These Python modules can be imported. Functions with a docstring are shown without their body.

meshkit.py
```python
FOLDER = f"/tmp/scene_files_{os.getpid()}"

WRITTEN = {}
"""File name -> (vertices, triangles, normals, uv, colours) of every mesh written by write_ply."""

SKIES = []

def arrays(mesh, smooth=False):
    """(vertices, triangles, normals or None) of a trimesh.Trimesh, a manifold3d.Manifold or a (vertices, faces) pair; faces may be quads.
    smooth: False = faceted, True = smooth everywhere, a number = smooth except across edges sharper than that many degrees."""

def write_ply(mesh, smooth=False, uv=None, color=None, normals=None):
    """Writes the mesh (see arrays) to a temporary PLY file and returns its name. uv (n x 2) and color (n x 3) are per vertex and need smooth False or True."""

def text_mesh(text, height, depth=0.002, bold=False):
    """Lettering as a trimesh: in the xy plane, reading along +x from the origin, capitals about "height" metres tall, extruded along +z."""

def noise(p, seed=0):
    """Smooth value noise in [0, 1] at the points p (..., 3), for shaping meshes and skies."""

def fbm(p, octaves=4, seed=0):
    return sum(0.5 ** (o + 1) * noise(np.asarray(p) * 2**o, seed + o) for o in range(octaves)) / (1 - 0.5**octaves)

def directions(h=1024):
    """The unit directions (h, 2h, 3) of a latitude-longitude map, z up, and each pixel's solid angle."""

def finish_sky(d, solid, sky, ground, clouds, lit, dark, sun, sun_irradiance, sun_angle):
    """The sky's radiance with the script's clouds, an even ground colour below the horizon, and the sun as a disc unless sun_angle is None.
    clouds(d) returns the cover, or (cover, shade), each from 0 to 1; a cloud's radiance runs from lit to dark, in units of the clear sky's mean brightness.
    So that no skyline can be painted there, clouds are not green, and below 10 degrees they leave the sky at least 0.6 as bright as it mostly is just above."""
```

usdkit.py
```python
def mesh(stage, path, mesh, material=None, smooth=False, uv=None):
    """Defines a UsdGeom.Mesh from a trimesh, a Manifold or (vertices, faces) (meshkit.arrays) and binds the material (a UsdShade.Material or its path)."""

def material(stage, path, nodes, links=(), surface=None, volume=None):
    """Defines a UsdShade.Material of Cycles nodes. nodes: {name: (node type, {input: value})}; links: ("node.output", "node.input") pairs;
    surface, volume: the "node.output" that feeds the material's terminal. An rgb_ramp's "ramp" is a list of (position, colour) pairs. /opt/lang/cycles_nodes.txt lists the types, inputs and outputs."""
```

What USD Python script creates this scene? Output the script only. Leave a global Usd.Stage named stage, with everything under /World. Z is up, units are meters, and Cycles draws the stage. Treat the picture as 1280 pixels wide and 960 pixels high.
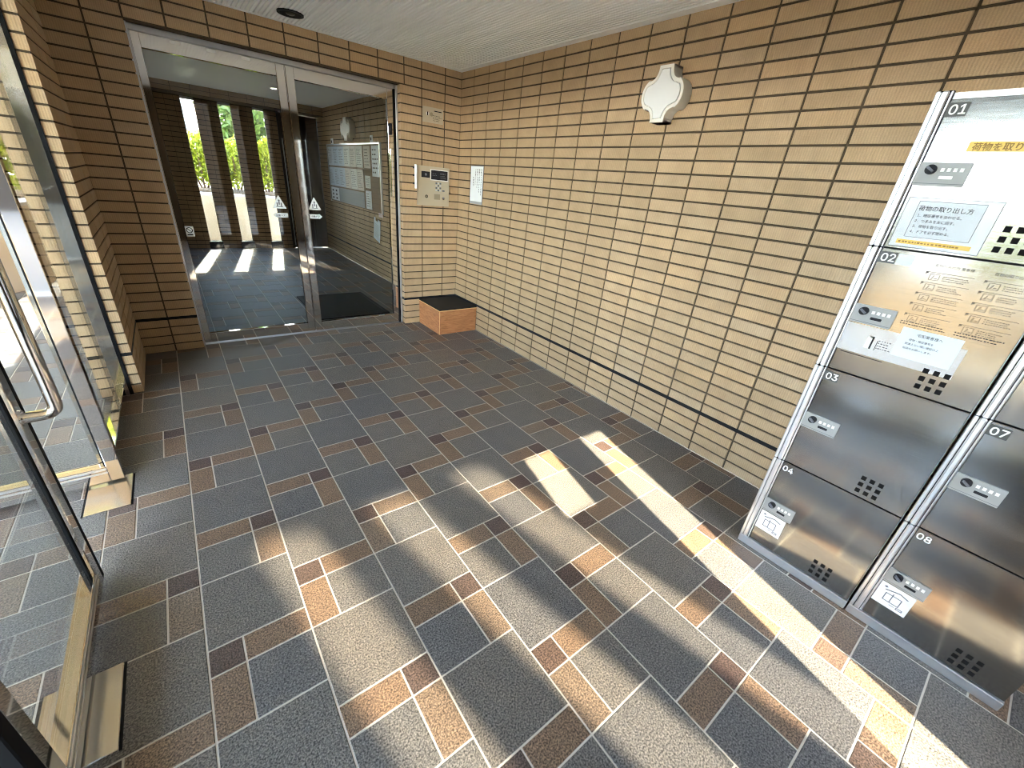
import math, random, glob, numpy as np, trimesh, usdkit, meshkit
from pxr import Usd, UsdGeom, UsdLux, UsdShade, Gf, Sdf
from shapely.geometry import Polygon, box as sbox, Point
from shapely import affinity, union_all, box as vbox

random.seed(7); RNG = np.random.default_rng(7)
stage = Usd.Stage.CreateInMemory()
UsdGeom.Xform.Define(stage, '/World'); UsdGeom.Scope.Define(stage, '/World/Looks')
MADE = {}

# ---------------------------------------------------------------- camera, sky, suns, exposure
YAW, PIT, ROL, FPX = 0.692934, -0.446327, 0.100755, 512.4714
EYE = np.array([-2.39618, -4.06826, 1.44737])
def cam_axes():
    cy, sy = math.cos(YAW), math.sin(YAW)
    f = np.array([sy*math.cos(PIT), cy*math.cos(PIT), math.sin(PIT)])
    r = np.array([cy, -sy, 0.]); u = np.cross(r, f)
    c, s = math.cos(ROL), math.sin(ROL)
    return c*r + s*u, -s*r + c*u, f
CR, CU, CF = cam_axes()
cam = UsdGeom.Camera.Define(stage, '/World/camera')
cam.CreateFocalLengthAttr(15.0); cam.CreateHorizontalApertureAttr(15.0*1280/FPX)
cam.CreateClippingRangeAttr((0.02, 500.))
cam.AddTransformOp().Set(Gf.Matrix4d(*CR, 0, *CU, 0, *(-CF), 0, *EYE, 1))
cam.CreateExposureAttr(2.0)

def mat(name, nodes, links=(), surface='p.BSDF'):
    return usdkit.material(stage, '/World/Looks/' + name, nodes, links, surface=surface)

sky = mat('sky_look', {"s": ("sky_texture", {"sky_type": "multiple_scattering", "sun_disc": False, "sun_elevation": 0.63, "sun_rotation": 3.4, "aerosol_density": 2.0, "ozone_density": 1.0}),
                       "h": ("hsv", {"saturation": 0.75}),
                       "b": ("background_shader", {"strength": 0.60})},
          [("s.color", "h.color"), ("h.color", "b.color")], surface="b.background")
dome = UsdLux.DomeLight.Define(stage, '/World/sky')
UsdShade.MaterialBindingAPI.Apply(dome.GetPrim()).Bind(sky)

def sun(name, travel, strength, angle, color):
    d = np.array(travel, float); d /= np.linalg.norm(d)
    z = -d; x = np.cross([0, 0, 1.], z); x /= np.linalg.norm(x); y = np.cross(z, x)
    s = UsdLux.DistantLight.Define(stage, '/World/' + name)
    s.CreateIntensityAttr(strength/(math.pi*math.sin(math.radians(angle))**2)); s.CreateAngleAttr(angle); s.CreateColorAttr(Gf.Vec3f(*color))
    s.AddTransformOp().Set(Gf.Matrix4d(*x, 0, *y, 0, *z, 0, 0, 0, 0, 1))
sun('sun', (.24, 1, -.73), 14.0, 0.4, (1, .87, .64))              # the low sun behind the camera
sun('sun_reflection_street', (-.20, 1, -.71), 4.9, 1.6, (1, .87, .66))   # thrown back by glazing across the street
sun('sun_reflection_garden', (-.18, -1, -1.0), 7.5, .5, (1, .95, .85))   # thrown back by the white house, into the lobby

# ---------------------------------------------------------------- helpers
def lin(r, g, b):
    return tuple((c/255/12.92 if c <= 10 else ((c/255+.055)/1.055)**2.4) for c in (r, g, b))
def newpath(parent, name):
    p = (parent if isinstance(parent, str) else str(parent.GetPath())) if parent is not None else '/World'
    k = p + '/' + name; n = MADE.get(k, 0); MADE[k] = n + 1
    return k if n == 0 else f'{k}_{n:03d}'
def tag(prim, label=None, cat=None, group=None, kind=None):
    for k, v in (('label', label), ('category', cat), ('group', group), ('kind', kind)):
        if v: prim.SetCustomDataByKey(k, v)
    return prim
def obj(name, mesh, m, parent=None, label=None, cat=None, group=None, kind=None, smooth=False):
    g = usdkit.mesh(stage, newpath(parent, name), mesh, m, smooth=smooth)
    return tag(g.GetPrim(), label, cat, group, kind)
def thing(name, label=None, cat=None, group=None, kind=None):
    return tag(UsdGeom.Xform.Define(stage, newpath(None, name)).GetPrim(), label, cat, group, kind)
def struct(name):
    return thing(name, kind='structure')
def bx(x0, x1, y0, y1, z0, z1):
    m = trimesh.creation.box([abs(x1-x0), abs(y1-y0), abs(z1-z0)])
    return m.apply_translation([(x0+x1)/2, (y0+y1)/2, (z0+z1)/2])
def join(*ms):
    out = []
    for m in ms: out += list(m) if isinstance(m, (list, tuple)) else [m]
    return trimesh.util.concatenate(out)
def cbox(x0, x1, y0, y1, z0, z1, c=.003):
    """a box with chamfered edges"""
    x0, x1 = sorted((x0, x1)); y0, y1 = sorted((y0, y1)); z0, z1 = sorted((z0, z1))
    c = min(c, (x1-x0)*.45, (y1-y0)*.45, (z1-z0)*.45); pts = []
    for sx in (0, 1):
        for sy in (0, 1):
            for sz in (0, 1):
                X, Y, Z = (x0, x1)[sx], (y0, y1)[sy], (z0, z1)[sz]
                dx, dy, dz = (c, -c)[sx], (c, -c)[sy], (c, -c)[sz]
                pts += [(X, Y+dy, Z+dz), (X+dx, Y, Z+dz), (X+dx, Y+dy, Z)]
    return trimesh.convex.convex_hull(np.array(pts))
def tube(pts, r, n=14, caps=True):
    p = np.asarray(pts, float); t = np.gradient(p, axis=0); t /= np.linalg.norm(t, axis=1)[:, None]
    a = np.cross(t[0], [0.31, .57, .76]); a /= np.linalg.norm(a); V = []
    R = np.broadcast_to(r, (len(p),))
    for i in range(len(p)):
        a = a - t[i]*np.dot(a, t[i]); a /= np.linalg.norm(a); b = np.cross(t[i], a)
        for k in range(n):
            w = 2*math.pi*k/n; V.append(p[i] + R[i]*(math.cos(w)*a + math.sin(w)*b))
    F = []
    for i in range(len(p)-1):
        for k in range(n):
            q, s = i*n+k, i*n+(k+1) % n
            F += [[q, s, s+n], [q, s+n, q+n]]
    if caps:
        V += [p[0], p[-1]]; c0, c1 = len(V)-2, len(V)-1
        for k in range(n): F += [[c0, (k+1) % n, k], [c1, (len(p)-1)*n+k, (len(p)-1)*n+(k+1) % n]]
    return trimesh.Trimesh(np.array(V), np.array(F), process=False)
# placing flat drawings (x right, y up, z out) on surfaces
def on_right(mesh, X, Y, Z):      # faces -X ; reading right = -Y
    v = np.array(mesh.vertices); return trimesh.Trimesh(np.stack([X - v[:, 2], Y - v[:, 0], Z + v[:, 1]], 1), mesh.faces, process=False)
def on_end(mesh, X, Y, Z):        # faces -Y ; reading right = +X
    v = np.array(mesh.vertices); return trimesh.Trimesh(np.stack([X + v[:, 0], Y - v[:, 2], Z + v[:, 1]], 1), mesh.faces, process=False)
def ext(poly, d):
    ps = [g for g in getattr(poly, 'geoms', [poly]) if g.area > 1e-9]
    return trimesh.util.concatenate([trimesh.creation.extrude_polygon(g, d, engine='earcut') for g in ps])
_FONT = {}
def text(s, h, bold=0, depth=.0006):
    """lettering with Japanese characters: height h, origin at the lower left"""
    from PIL import Image, ImageDraw, ImageFont
    if 'f' not in _FONT:
        c = glob.glob('/opt/blender-*/*/datafiles/fonts/Noto Sans CJK*')
        _FONT['f'] = ImageFont.truetype(c[0], 56) if c else None
    f = _FONT['f']
    if f is None: return meshkit.text_mesh('-'*len(s), h, depth)
    x0, y0, x1, y1 = f.getbbox(s, anchor='ls', stroke_width=bold)
    im = Image.new('L', (x1-x0+8, y1-y0+8)); ImageDraw.Draw(im).text((4-x0, 4-y0), s, 255, f, anchor='ls', stroke_width=bold)
    on = np.pad(np.asarray(im) > 110, ((0, 0), (1, 1))).astype(np.int8)
    r, st = np.nonzero(np.diff(on, axis=1) == 1); en = np.nonzero(np.diff(on, axis=1) == -1)[1]
    g = union_all(vbox(st, -r-1, en, -r)).buffer(.5).buffer(-.5).simplify(.6)
    k = h/44.0
    g = affinity.affine_transform(g, [k, 0, 0, k, -4*k, (4-y0)*k])
    return ext(g, depth)
def dashes(w, h, rows, seed, depth=.0005, fill=.55):
    """fine print too small to read: rows of short strokes in a w by h field, top row first"""
    rr = random.Random(seed); ps = []; p = h/rows
    for i in range(rows):
        x, end = 0, w*rr.uniform(.6, 1)
        while x < end:
            l = p*rr.uniform(.35, .75); ps.append(sbox(x, h-(i+.5)*p-p*fill*.5, min(x+l, w), h-(i+.5)*p+p*fill*.5*rr.uniform(.4, 1))); x += l + p*rr.uniform(.18, .5)
    return trimesh.util.concatenate([trimesh.creation.extrude_polygon(g, depth, engine='earcut') for g in ps])

# ---------------------------------------------------------------- materials
def plain(name, col, rough=.5, metal=0., spec=.5, **kw):
    return mat(name, {"p": ("principled_bsdf", {"base_color": col, "roughness": rough, "metallic": metal, "specular_ior_level": spec, **kw})})
def var_tile(name, island):
    """tan wall tile with fine vertical combing; tone varies from tile to tile"""
    rnd = ("geometry", {}) if island else ("object_info", {})
    ro = "g.random_per_island" if island else "g.random"
    return mat(name, {
        "g": rnd, "geo": ("geometry", {}), "s": ("separate_xyz", {}), "a": ("math", {"math_type": "add"}),
        "m": ("math", {"math_type": "multiply", "value2": 2*math.pi/.0108}), "sn": ("math", {"math_type": "sine"}),
        "n": ("noise_texture", {"scale": 260., "detail": 3.}), "nb": ("noise_texture", {"scale": 9., "detail": 3.}),
        "h": ("math", {"math_type": "multiply_add", "value2": .35}),
        "r": ("rgb_ramp", {"ramp": [(0, lin(184, 156, 120)), (.3, lin(195, 166, 130)), (.6, lin(189, 162, 127)), (.85, lin(200, 168, 128)), (1, lin(192, 168, 136))]}),
        "c": ("mix", {"mix_type": "multiply", "fac": .55}), "rr": ("rgb_ramp", {"ramp": [(.25, (.72, .68, .64)), (.7, (1.06, 1.06, 1.06))]}),
        "c2": ("mix", {"mix_type": "multiply", "fac": .5}), "r2": ("rgb_ramp", {"ramp": [(.3, (.8, .78, .75)), (.65, (1.05, 1.05, 1.05))]}),
        "b": ("bump", {"strength": .55, "distance": .002}), "cs": ("map_range", {"from_min": -1., "from_max": 1., "to_min": .89, "to_max": 1.04}), "c3": ("mix", {"mix_type": "multiply", "fac": 1.}),
        "p": ("principled_bsdf", {"roughness": .62, "specular_ior_level": .35})},
        [("geo.position", "s.vector"), ("s.x", "a.value1"), ("s.y", "a.value2"), ("a.value", "m.value1"), ("m.value", "sn.value1"),
         ("geo.position", "n.vector"), ("geo.position", "nb.vector"), ("sn.value", "h.value1"), ("n.fac", "h.value3"), ("h.value", "b.height"),
         (ro, "r.fac"), ("r.color", "c.color1"), ("n.fac", "rr.fac"), ("rr.color", "c.color2"), ("c.color", "c2.color1"), ("nb.fac", "r2.fac"), ("r2.color", "c2.color2"),
         ("sn.value", "cs.value"), ("c2.color", "c3.color1"), ("cs.result", "c3.color2"), ("c3.color", "p.base_color"), ("b.normal", "p.normal")])
TILE, TILE_S = var_tile('wall_tile', False), var_tile('wall_tile_joined', True)
GROUT = plain('wall_grout', lin(80, 68, 52), .9, spec=.2)
STRIP = plain('black_strip', lin(20, 20, 23), .55, spec=.25)

def slate(name, cols, island, scale=190.):
    ro = "g.random_per_island" if island else "g.random"
    return mat(name, {
        "g": ("geometry", {}) if island else ("object_info", {}), "geo": ("geometry", {}),
        "n": ("noise_texture", {"scale": scale, "detail": 4., "roughness": .65}), "n2": ("noise_texture", {"scale": 14., "detail": 3.}),
        "v": ("voronoi_texture", {"scale": 190.}),
        "r": ("rgb_ramp", {"ramp": [(0, cols[0]), (.5, cols[1]), (1, cols[2])]}),
        "rn": ("rgb_ramp", {"ramp": [(.36, (.22, .22, .23)), (.5, (.95, .95, .95)), (.64, (2.05, 2.0, 1.92))]}),
        "r2": ("rgb_ramp", {"ramp": [(.3, (.82, .82, .84)), (.7, (1.12, 1.1, 1.08))]}),
        "c": ("mix", {"mix_type": "multiply", "fac": .95}), "c2": ("mix", {"mix_type": "multiply", "fac": .6}),
        "b": ("bump", {"strength": .8, "distance": .003}), "rg": ("map_range", {"from_min": .3, "from_max": .7, "to_min": .26, "to_max": .42}),
        "p": ("principled_bsdf", {"specular_ior_level": .5})},
        [("geo.position", "n.vector"), ("geo.position", "n2.vector"), ("n.fac", "rn.fac"), ("n2.fac", "r2.fac"), (ro, "r.fac"),
         ("r.color", "c.color1"), ("rn.color", "c.color2"), ("c.color", "c2.color1"), ("r2.color", "c2.color2"),
         ("n.fac", "b.height"), ("b.normal", "p.normal"), ("c2.color", "p.base_color"), ("n.fac", "rg.value"), ("rg.result", "p.roughness")])
SL = {}
for isl in (False, True):
    s_ = '_joined' if isl else ''
    SL['grey', isl] = slate('slate_grey' + s_, [lin(93, 92, 91), lin(99, 97, 93), lin(104, 99, 92)], isl)
    SL['brown', isl] = slate('slate_brown' + s_, [lin(110, 91, 74), lin(120, 99, 80), lin(113, 99, 84)], isl)
    SL['dark', isl] = slate('slate_dark' + s_, [lin(76, 62, 57), lin(88, 72, 62), lin(78, 68, 64)], isl)
MORTAR = plain('floor_mortar', lin(196, 190, 178), .85, spec=.2)
CONCRETE = plain('ground_concrete', lin(140, 136, 128), .9, spec=.2)
CEIL = plain('ceiling_white', lin(243, 245, 248), .55, spec=.3)
CHROME = plain('mirror_steel', (.80, .78, .74), .045, 1.)
STEEL = mat('brushed_steel', {"geo": ("geometry", {}), "mp": ("mapping", {"scale": (1., 6., 420.)}), "n": ("noise_texture", {"scale": 1.6, "detail": 3.}),
        "b": ("bump", {"strength": .035, "distance": .0005}), "rg": ("map_range", {"from_min": .3, "from_max": .7, "to_min": .10, "to_max": .17}),
        "p": ("principled_bsdf", {"base_color": (.33, .322, .305), "metallic": 1.})},
        [("geo.position", "mp.vector"), ("mp.vector", "n.vector"), ("n.fac", "b.height"), ("b.normal", "p.normal"), ("n.fac", "rg.value"), ("rg.result", "p.roughness")])
ALU = plain('anodised_aluminium', (.86, .88, .90), .30, 1.)
HINGE = plain('satin_steel_cover', (.74, .70, .62), .22, 1.)
PLATE = plain('lock_plate_grey', lin(158, 158, 155), .5, .15)
ALU_D = plain('bare_aluminium_plate', (.60, .61, .62), .38, 1.)
RUBBER = plain('black_gasket', lin(16, 16, 17), .8, spec=.15)
DARK = plain('dark_recess', lin(16, 15, 14), .8, spec=.2)
WHITE = plain('white_print', lin(236, 236, 232), .5)
PAPER = plain('white_paper', lin(232, 234, 234), .6, spec=.3)
INK = plain('black_ink', lin(34, 34, 38), .6, spec=.2)
GREYINK = plain('grey_ink', lin(110, 112, 118), .6, spec=.2)
YELLOW = plain('yellow_tape', lin(236, 196, 84), .4)
CLEARLABEL = mat('clear_label', {"t": ("transparent_bsdf", {"color": (.98, .98, .98)}), "p": ("principled_bsdf", {"base_color": (.85, .88, .90), "roughness": .25}), "m": ("mix_closure", {"fac": .45})},
                 [("t.BSDF", "m.closure1"), ("p.BSDF", "m.closure2")], surface="m.closure")
PLASTER = mat('lamp_plaster', {"geo": ("geometry", {}), "n": ("noise_texture", {"scale": 60., "detail": 3.}), "b": ("bump", {"strength": .15, "distance": .002}),
        "p": ("principled_bsdf", {"base_color": lin(238, 234, 222), "roughness": .6})}, [("geo.position", "n.vector"), ("n.fac", "b.height"), ("b.normal", "p.normal")])
GLASS = mat('window_glass', {"lw": ("layer_weight", {"blend": .5}), "pw": ("math", {"math_type": "power", "value2": 5.}), "ma": ("math", {"math_type": "multiply_add", "value2": .94, "value3": .035}),
        "t": ("transparent_bsdf", {"color": (.955, .975, .965)}), "g": ("glossy_bsdf", {"color": (.97, .98, .98), "roughness": .0}), "m": ("mix_closure", {})},
        [("lw.facing", "pw.value1"), ("pw.value", "ma.value1"), ("ma.value", "m.fac"), ("t.BSDF", "m.closure1"), ("g.BSDF", "m.closure2")], surface="m.closure")
WOOD = mat('box_wood', {"geo": ("geometry", {}), "mp": ("mapping", {"scale": (6., 6., 40.)}), "n": ("noise_texture", {"scale": 2.4, "detail": 5., "distortion": .6}),
        "r": ("rgb_ramp", {"ramp": [(.25, lin(138, 86, 52)), (.5, lin(170, 112, 70)), (.75, lin(188, 132, 88))]}), "p": ("principled_bsdf", {"roughness": .5})},
        [("geo.position", "mp.vector"), ("mp.vector", "n.vector"), ("n.fac", "r.fac"), ("r.color", "p.base_color")])
WOODEDGE = plain('box_wood_edge', lin(214, 168, 116), .5)
BLACKMAT = plain('black_rubber_mat', lin(30, 29, 28), .75, spec=.3)
CREAM = plain('cream_render', lin(232, 208, 174), .85, spec=.2)
WHITEHOUSE = plain('white_render', lin(232, 230, 226), .85, spec=.2)
SOIL = plain('soil', lin(74, 58, 44), .95, spec=.1)
def leafmat(name, cols):
    return mat(name, {"g": ("geometry", {}), "r": ("rgb_ramp", {"ramp": [(0, cols[0]), (.5, cols[1]), (1, cols[2])]}),
        "d": ("principled_bsdf", {"roughness": .45}), "t": ("translucent_bsdf", {}) , "m": ("mix_closure", {"fac": .35})},
        [("g.random_per_island", "r.fac"), ("r.color", "d.base_color"), ("r.color", "t.color"), ("d.BSDF", "m.closure1"), ("t.BSDF", "m.closure2")], surface="m.closure")
LEAF_Y = leafmat('leaves_yellow_green', [lin(150, 160, 40), lin(184, 188, 56), lin(120, 136, 44)])
LEAF_G = leafmat('leaves_green', [lin(84, 104, 44), lin(108, 126, 52), lin(70, 88, 46)])
BARK = plain('bark', lin(92, 72, 56), .9, spec=.2)

# ---------------------------------------------------------------- tiled walls
PITCH, TL, JT = .070, .2366, .0100
H = 2.361
def proj_area(P):
    d = (np.asarray(P) - EYE)
    z = d @ CF
    if z.min() < .05: return 0.
    u = 640 + FPX*(d @ CR)/z; v = 480 - FPX*(d @ CU)/z
    if u.max() < 0 or u.min() > 1280 or v.max() < 0 or v.min() > 960: return 0.
    return (u.max()-u.min())*(v.max()-v.min())
def plate(u0, u1, v0, v1, t0, t1, c):
    """a tile: back edge at height t0, chamfered front at t1 (u, v, w)"""
    V = []
    for w, i in ((t0, 0), (t1-c, 0), (t1, c)):
        V += [(u0+i, v0+i, w), (u1-i, v0+i, w), (u1-i, v1-i, w), (u0+i, v1-i, w)]
    F = []
    for k in (0, 4):
        for a in range(4):
            b = (a+1) % 4; F += [[k+a, k+b, k+b+4], [k+a, k+b+4, k+a+4]]
    F += [[8, 9, 10], [8, 10, 11]]
    return np.array(V, float), np.array(F)
def mapped(VF, fn):
    v, f = VF; p = np.stack(fn(v[:, 0], v[:, 1], v[:, 2]), 1)
    m = trimesh.Trimesh(p, f, process=False)
    e = np.eye(3); o = np.array([0., 0, 0])
    q = [np.array([float(x) for x in fn(*t)]) for t in (o, e[0], e[1], e[2])]
    if np.linalg.det(np.stack([q[1]-q[0], q[2]-q[0], q[3]-q[0]])) < 0: m.invert()
    return m
def rows(z0=0., z1=H):
    """tile courses (z from, z to); the black strip takes the joint at .273"""
    out = []
    for j in range(1, 35):
        top = 2.373 - PITCH*(j-1) - JT/2; bot = 2.373 - PITCH*j + JT/2
        if j == 1: top = H
        if j == 31: top = .273 - .011
        if j == 30: bot = .273 + .011
        if j == 34: bot = 0.004
        if top <= z0 or bot >= z1: continue
        out.append((max(bot, z0), min(top, z1)))
    return out
def tile_field(parent, fn, joints, zs, keep=300, thick=.007, skip=None, stuff_only=False, first_edge=0., last_edge=0.):
    cells = []
    for a, b in zip(joints[:-1], joints[1:]):
        u0 = a + (first_edge if a == joints[0] else JT/2); u1 = b - (last_edge if b == joints[-1] else JT/2)
        for (v0, v1) in zs:
            if v1 - v0 < .012 or (skip and skip((u0+u1)/2, (v0+v1)/2)): continue
            tw = random.uniform(-.0009, .0009)
            m = mapped(plate(u0, u1, v0, v1, -thick, tw, .0016), fn)
            cells.append((0 if stuff_only else proj_area(m.vertices), m))
    cells.sort(key=lambda c: -c[0])
    ones = [c for c in cells[:keep] if c[0] >= 60]
    for _, m in ones: obj('tile', m, TILE, parent)
    rest = [m for _, m in cells[len(ones):]]
    if rest: obj('tiling', join(rest), TILE_S, parent, kind='stuff')

W = struct('wall_right')
fr = lambda u, v, w: (-w, -u, v)
obj('grout_bed', bx(.0045, .16, -5.75, 0.1, 0, H + .2), GROUT, W)
jr = [0.] + [.2188 + TL*i for i in range(23)] + [5.66]
tile_field(W, fr, jr, rows(), 300, first_edge=0.)
obj('strip', bx(-.0005, .01, -5.66, 0, .262, .284), STRIP, W)

W = struct('wall_end')
fe = lambda u, v, w: (-u, -w, v)
obj('grout_bed', join(bx(-.607, 0.0045, .0045, .10, 0, H + .2), bx(-2.403, -.607, .0045, .10, 2.158, H + .2), bx(-2.98, -2.403, .0045, .10, 0, H + .2)), GROUT, W)
tile_field(W, fe, [0, .17, .405, .612], rows(0, 2.162), 300, last_edge=0.)
tile_field(W, fe, [0, .17, .405, .57, .80, 1.03, 1.262, 1.495, 1.727, 1.96, 2.19, 2.40, 2.585, 2.775], [r for r in rows() if r[0] > 2.15], 300)
tile_field(W, fe, [2.398, 2.585, 2.775], rows(0, 2.162), 300, first_edge=0.)
fj = lambda u, v, w: (-.612 + .004 - w, u, v)
tile_field(W, fj, [0., .10], rows(0, 2.158), 100, first_edge=.001)
obj('strip', bx(-.613, 0, -.0005, .01, .262, .284), STRIP, W)
obj('strip', bx(-2.775, -2.398, -.0005, .01, .262, .284), STRIP, W)
obj('strip', bx(-.613, -.605, 0, .095, .262, .284), STRIP, W)

W = struct('wall_left')
fl_ = lambda u, v, w: (-2.775 + w, -u, v)
obj('grout_bed', join(bx(-2.98, -2.7795, -.7155, .0, 0, H + .2), bx(-2.98, -2.7795, .10, 5.05, 0, H + .2)), GROUT, W)
tile_field(W, fl_, [0, .2366, .4732, .72], rows(), 160, last_edge=0.)
ff = lambda u, v, w: (-2.775 - u, -.72 - w, v)
tile_field(W, ff, [0, .052], rows(), 60, first_edge=0.)
fo = lambda u, v, w: (-2.905 - u, -.72 - w, v)
tile_field(W, fo, [0, .075], rows(), 0, stuff_only=True)
obj('strip', bx(-2.785, -2.7745, -.72, 0, .262, .284), STRIP, W)
obj('strip', bx(-2.827, -2.7745, -.7205, -.71, .262, .284), STRIP, W)
obj('jamb_gasket', bx(-2.845, -2.827, -.728, -.70, 0, H), RUBBER, W)
obj('jamb', bx(-2.905, -2.845, -.728, -.70, 0, H), CHROME, W)
# facade face outside, towards -X
fx = lambda u, v, w: (-2.98 - w, u, v)
tile_field(W, fx, [-.72 + .2366*i for i in range(25)], rows(), 0, stuff_only=True)

# wall of the lobby, continuing the right wall behind the glass doors
W = struct('wall_lobby_right')
obj('grout_bed', bx(.0045, .16, .10, 5.2, 0, H + .2), GROUT, W)
fr2 = lambda u, v, w: (-w, u, v)
tile_field(W, fr2, [.10] + [.10 + .16 + TL*i for i in range(21)] + [5.05], rows(), 0, stuff_only=True)
obj('strip', bx(-.0005, .01, .10, 5.05, .262, .284), STRIP, W)
W = struct('wall_lobby_end')
SLOTS = [(-1.955, -1.790), (-1.480, -1.310), (-1.000, -.835)]
edges = [-2.98] + [e for s in SLOTS for e in s] + [-.62]
for a, b in zip(edges[::2], edges[1::2]):
    p = obj('pier', bx(a, b, 5.055, 5.10, 0, 2.24), GROUT, W)
    fl2 = lambda u, v, w: (u, 5.05 - w, v)
    js = [a] + [x for x in np.arange(-2.98, -.6, .118) if a + .03 < x < b - .03] + [b]
    obj('tiling', join([mapped(plate(u0 + .002, u1 - .002, v0, v1, -.006, 0, .001), fl2) for u0, u1 in zip(js[:-1], js[1:]) for v0, v1 in rows(0, 2.235)]), TILE_S, W, kind='stuff')
for i, (a, b) in enumerate(SLOTS):
    obj('sill', cbox(a - .02, b + .02, 5.035, 5.11, .0, .125, .004), STRIP, W)
    obj('sill_edge', bx(a - .015, b + .02, 5.028, 5.037, .112, .124), ALU, W)
obj('beam', bx(-2.98, 0.0, 4.62, 5.25, 2.24, 2.6), GROUT, W)
fb = lambda u, v, w: (u, 4.612 - w, v)
obj('tiling', join([mapped(plate(-2.775 + .2366*i + .003, -2.775 + .2366*(i+1) - .003, v0, v1, -.006, 0, .001), fb) for i in range(12) for v0, v1 in ((2.245, 2.298), (2.304, 2.36))]), TILE_S, W, kind='stuff')
for i, (a, b) in enumerate(SLOTS):
    w_ = struct(f'window_{i+2}')
    obj('pane', bx(a, b, 5.085, 5.093, .125, 2.24), GLASS, w_)
    obj('head_rail', bx(a, b, 5.07, 5.10, 2.205, 2.24), ALU, w_)

# dark store-room door at the far right of the lobby
d5 = struct('door_5')
DOORB = plain('dark_brown_door', lin(46, 34, 28), .45)
obj('leaf', cbox(-.615, -.004, 5.06, 5.10, .01, 2.23, .003), DOORB, d5)
obj('jamb', cbox(-.655, -.618, 5.02, 5.24, 0, 2.24, .003), DOORB, d5)
obj('edge_trim', cbox(-.612, -.596, 5.045, 5.058, .05, 1.85, .002), ALU, d5)
obj('handle', tube([(-.54, 5.05, .98), (-.54, 5.0, .98), (-.44, 5.0, .98)], .009), CHROME, d5, smooth=40)

# ---------------------------------------------------------------- floor
F = struct('floor')
obj('mortar_bed', bx(-5.6, .0045, -5.8, 5.25, -.10, -.0018), MORTAR, F)
A, CW = .2943, .2933
fz = lambda u, v, w: (u, v, w)
cells = []
for c in range(-9, 12):
    x0 = -2.586 + CW*c; x1 = x0 + CW
    if x0 > 0 or x1 < -5.5: continue
    base = -2.892 + .1962*c
    for k in range(-12, 12):
        for half in (0, 1):
            top = base + 4*A*k + 2*A*half          # split square
            mir = half == 1
            X = (lambda s: x1 - s) if mir else (lambda s: x0 + s)
            s1 = CW/3
            pieces = [('dark', X(0), X(s1), top, top - A/3), ('brown', X(s1), X(CW), top, top - A/3),
                      ('brown', X(0), X(s1), top - A/3, top - A), ('grey', X(s1), X(CW), top - A/3, top - A),
                      ('grey', x0, x1, top - A, top - 2*A)]
            for kind, a, b, t, u in pieces:
                a, b = sorted((a, b)); t, u = min(t, 5.05), max(u, -5.6)
                a, b = max(a, -5.5), min(b, -.001)
                if t - u < .02 or b - a < .02: continue
                if b > -2.78 and t > 0 and u < 0 and False: continue
                j = .0028
                m = mapped(plate(a + j, b - j, u + j, t - j, -.012, random.uniform(-.0006, .0004), .0012), fz)
                cells.append((proj_area(m.vertices) if t > -5.3 else 0, kind, m, t > .12))
cells.sort(key=lambda c: -c[0])
for a_, kind, m, lob in cells[:300]: obj('tile', m, SL[kind, False], F)
for kind in ('grey', 'brown', 'dark'):
    obj('paving_' + {'grey': 'slate', 'brown': 'sandstone', 'dark': 'insets'}[kind], join([m for a_, k, m, lob in cells[300:] if k == kind]), SL[kind, True], F, kind='stuff')

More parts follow.
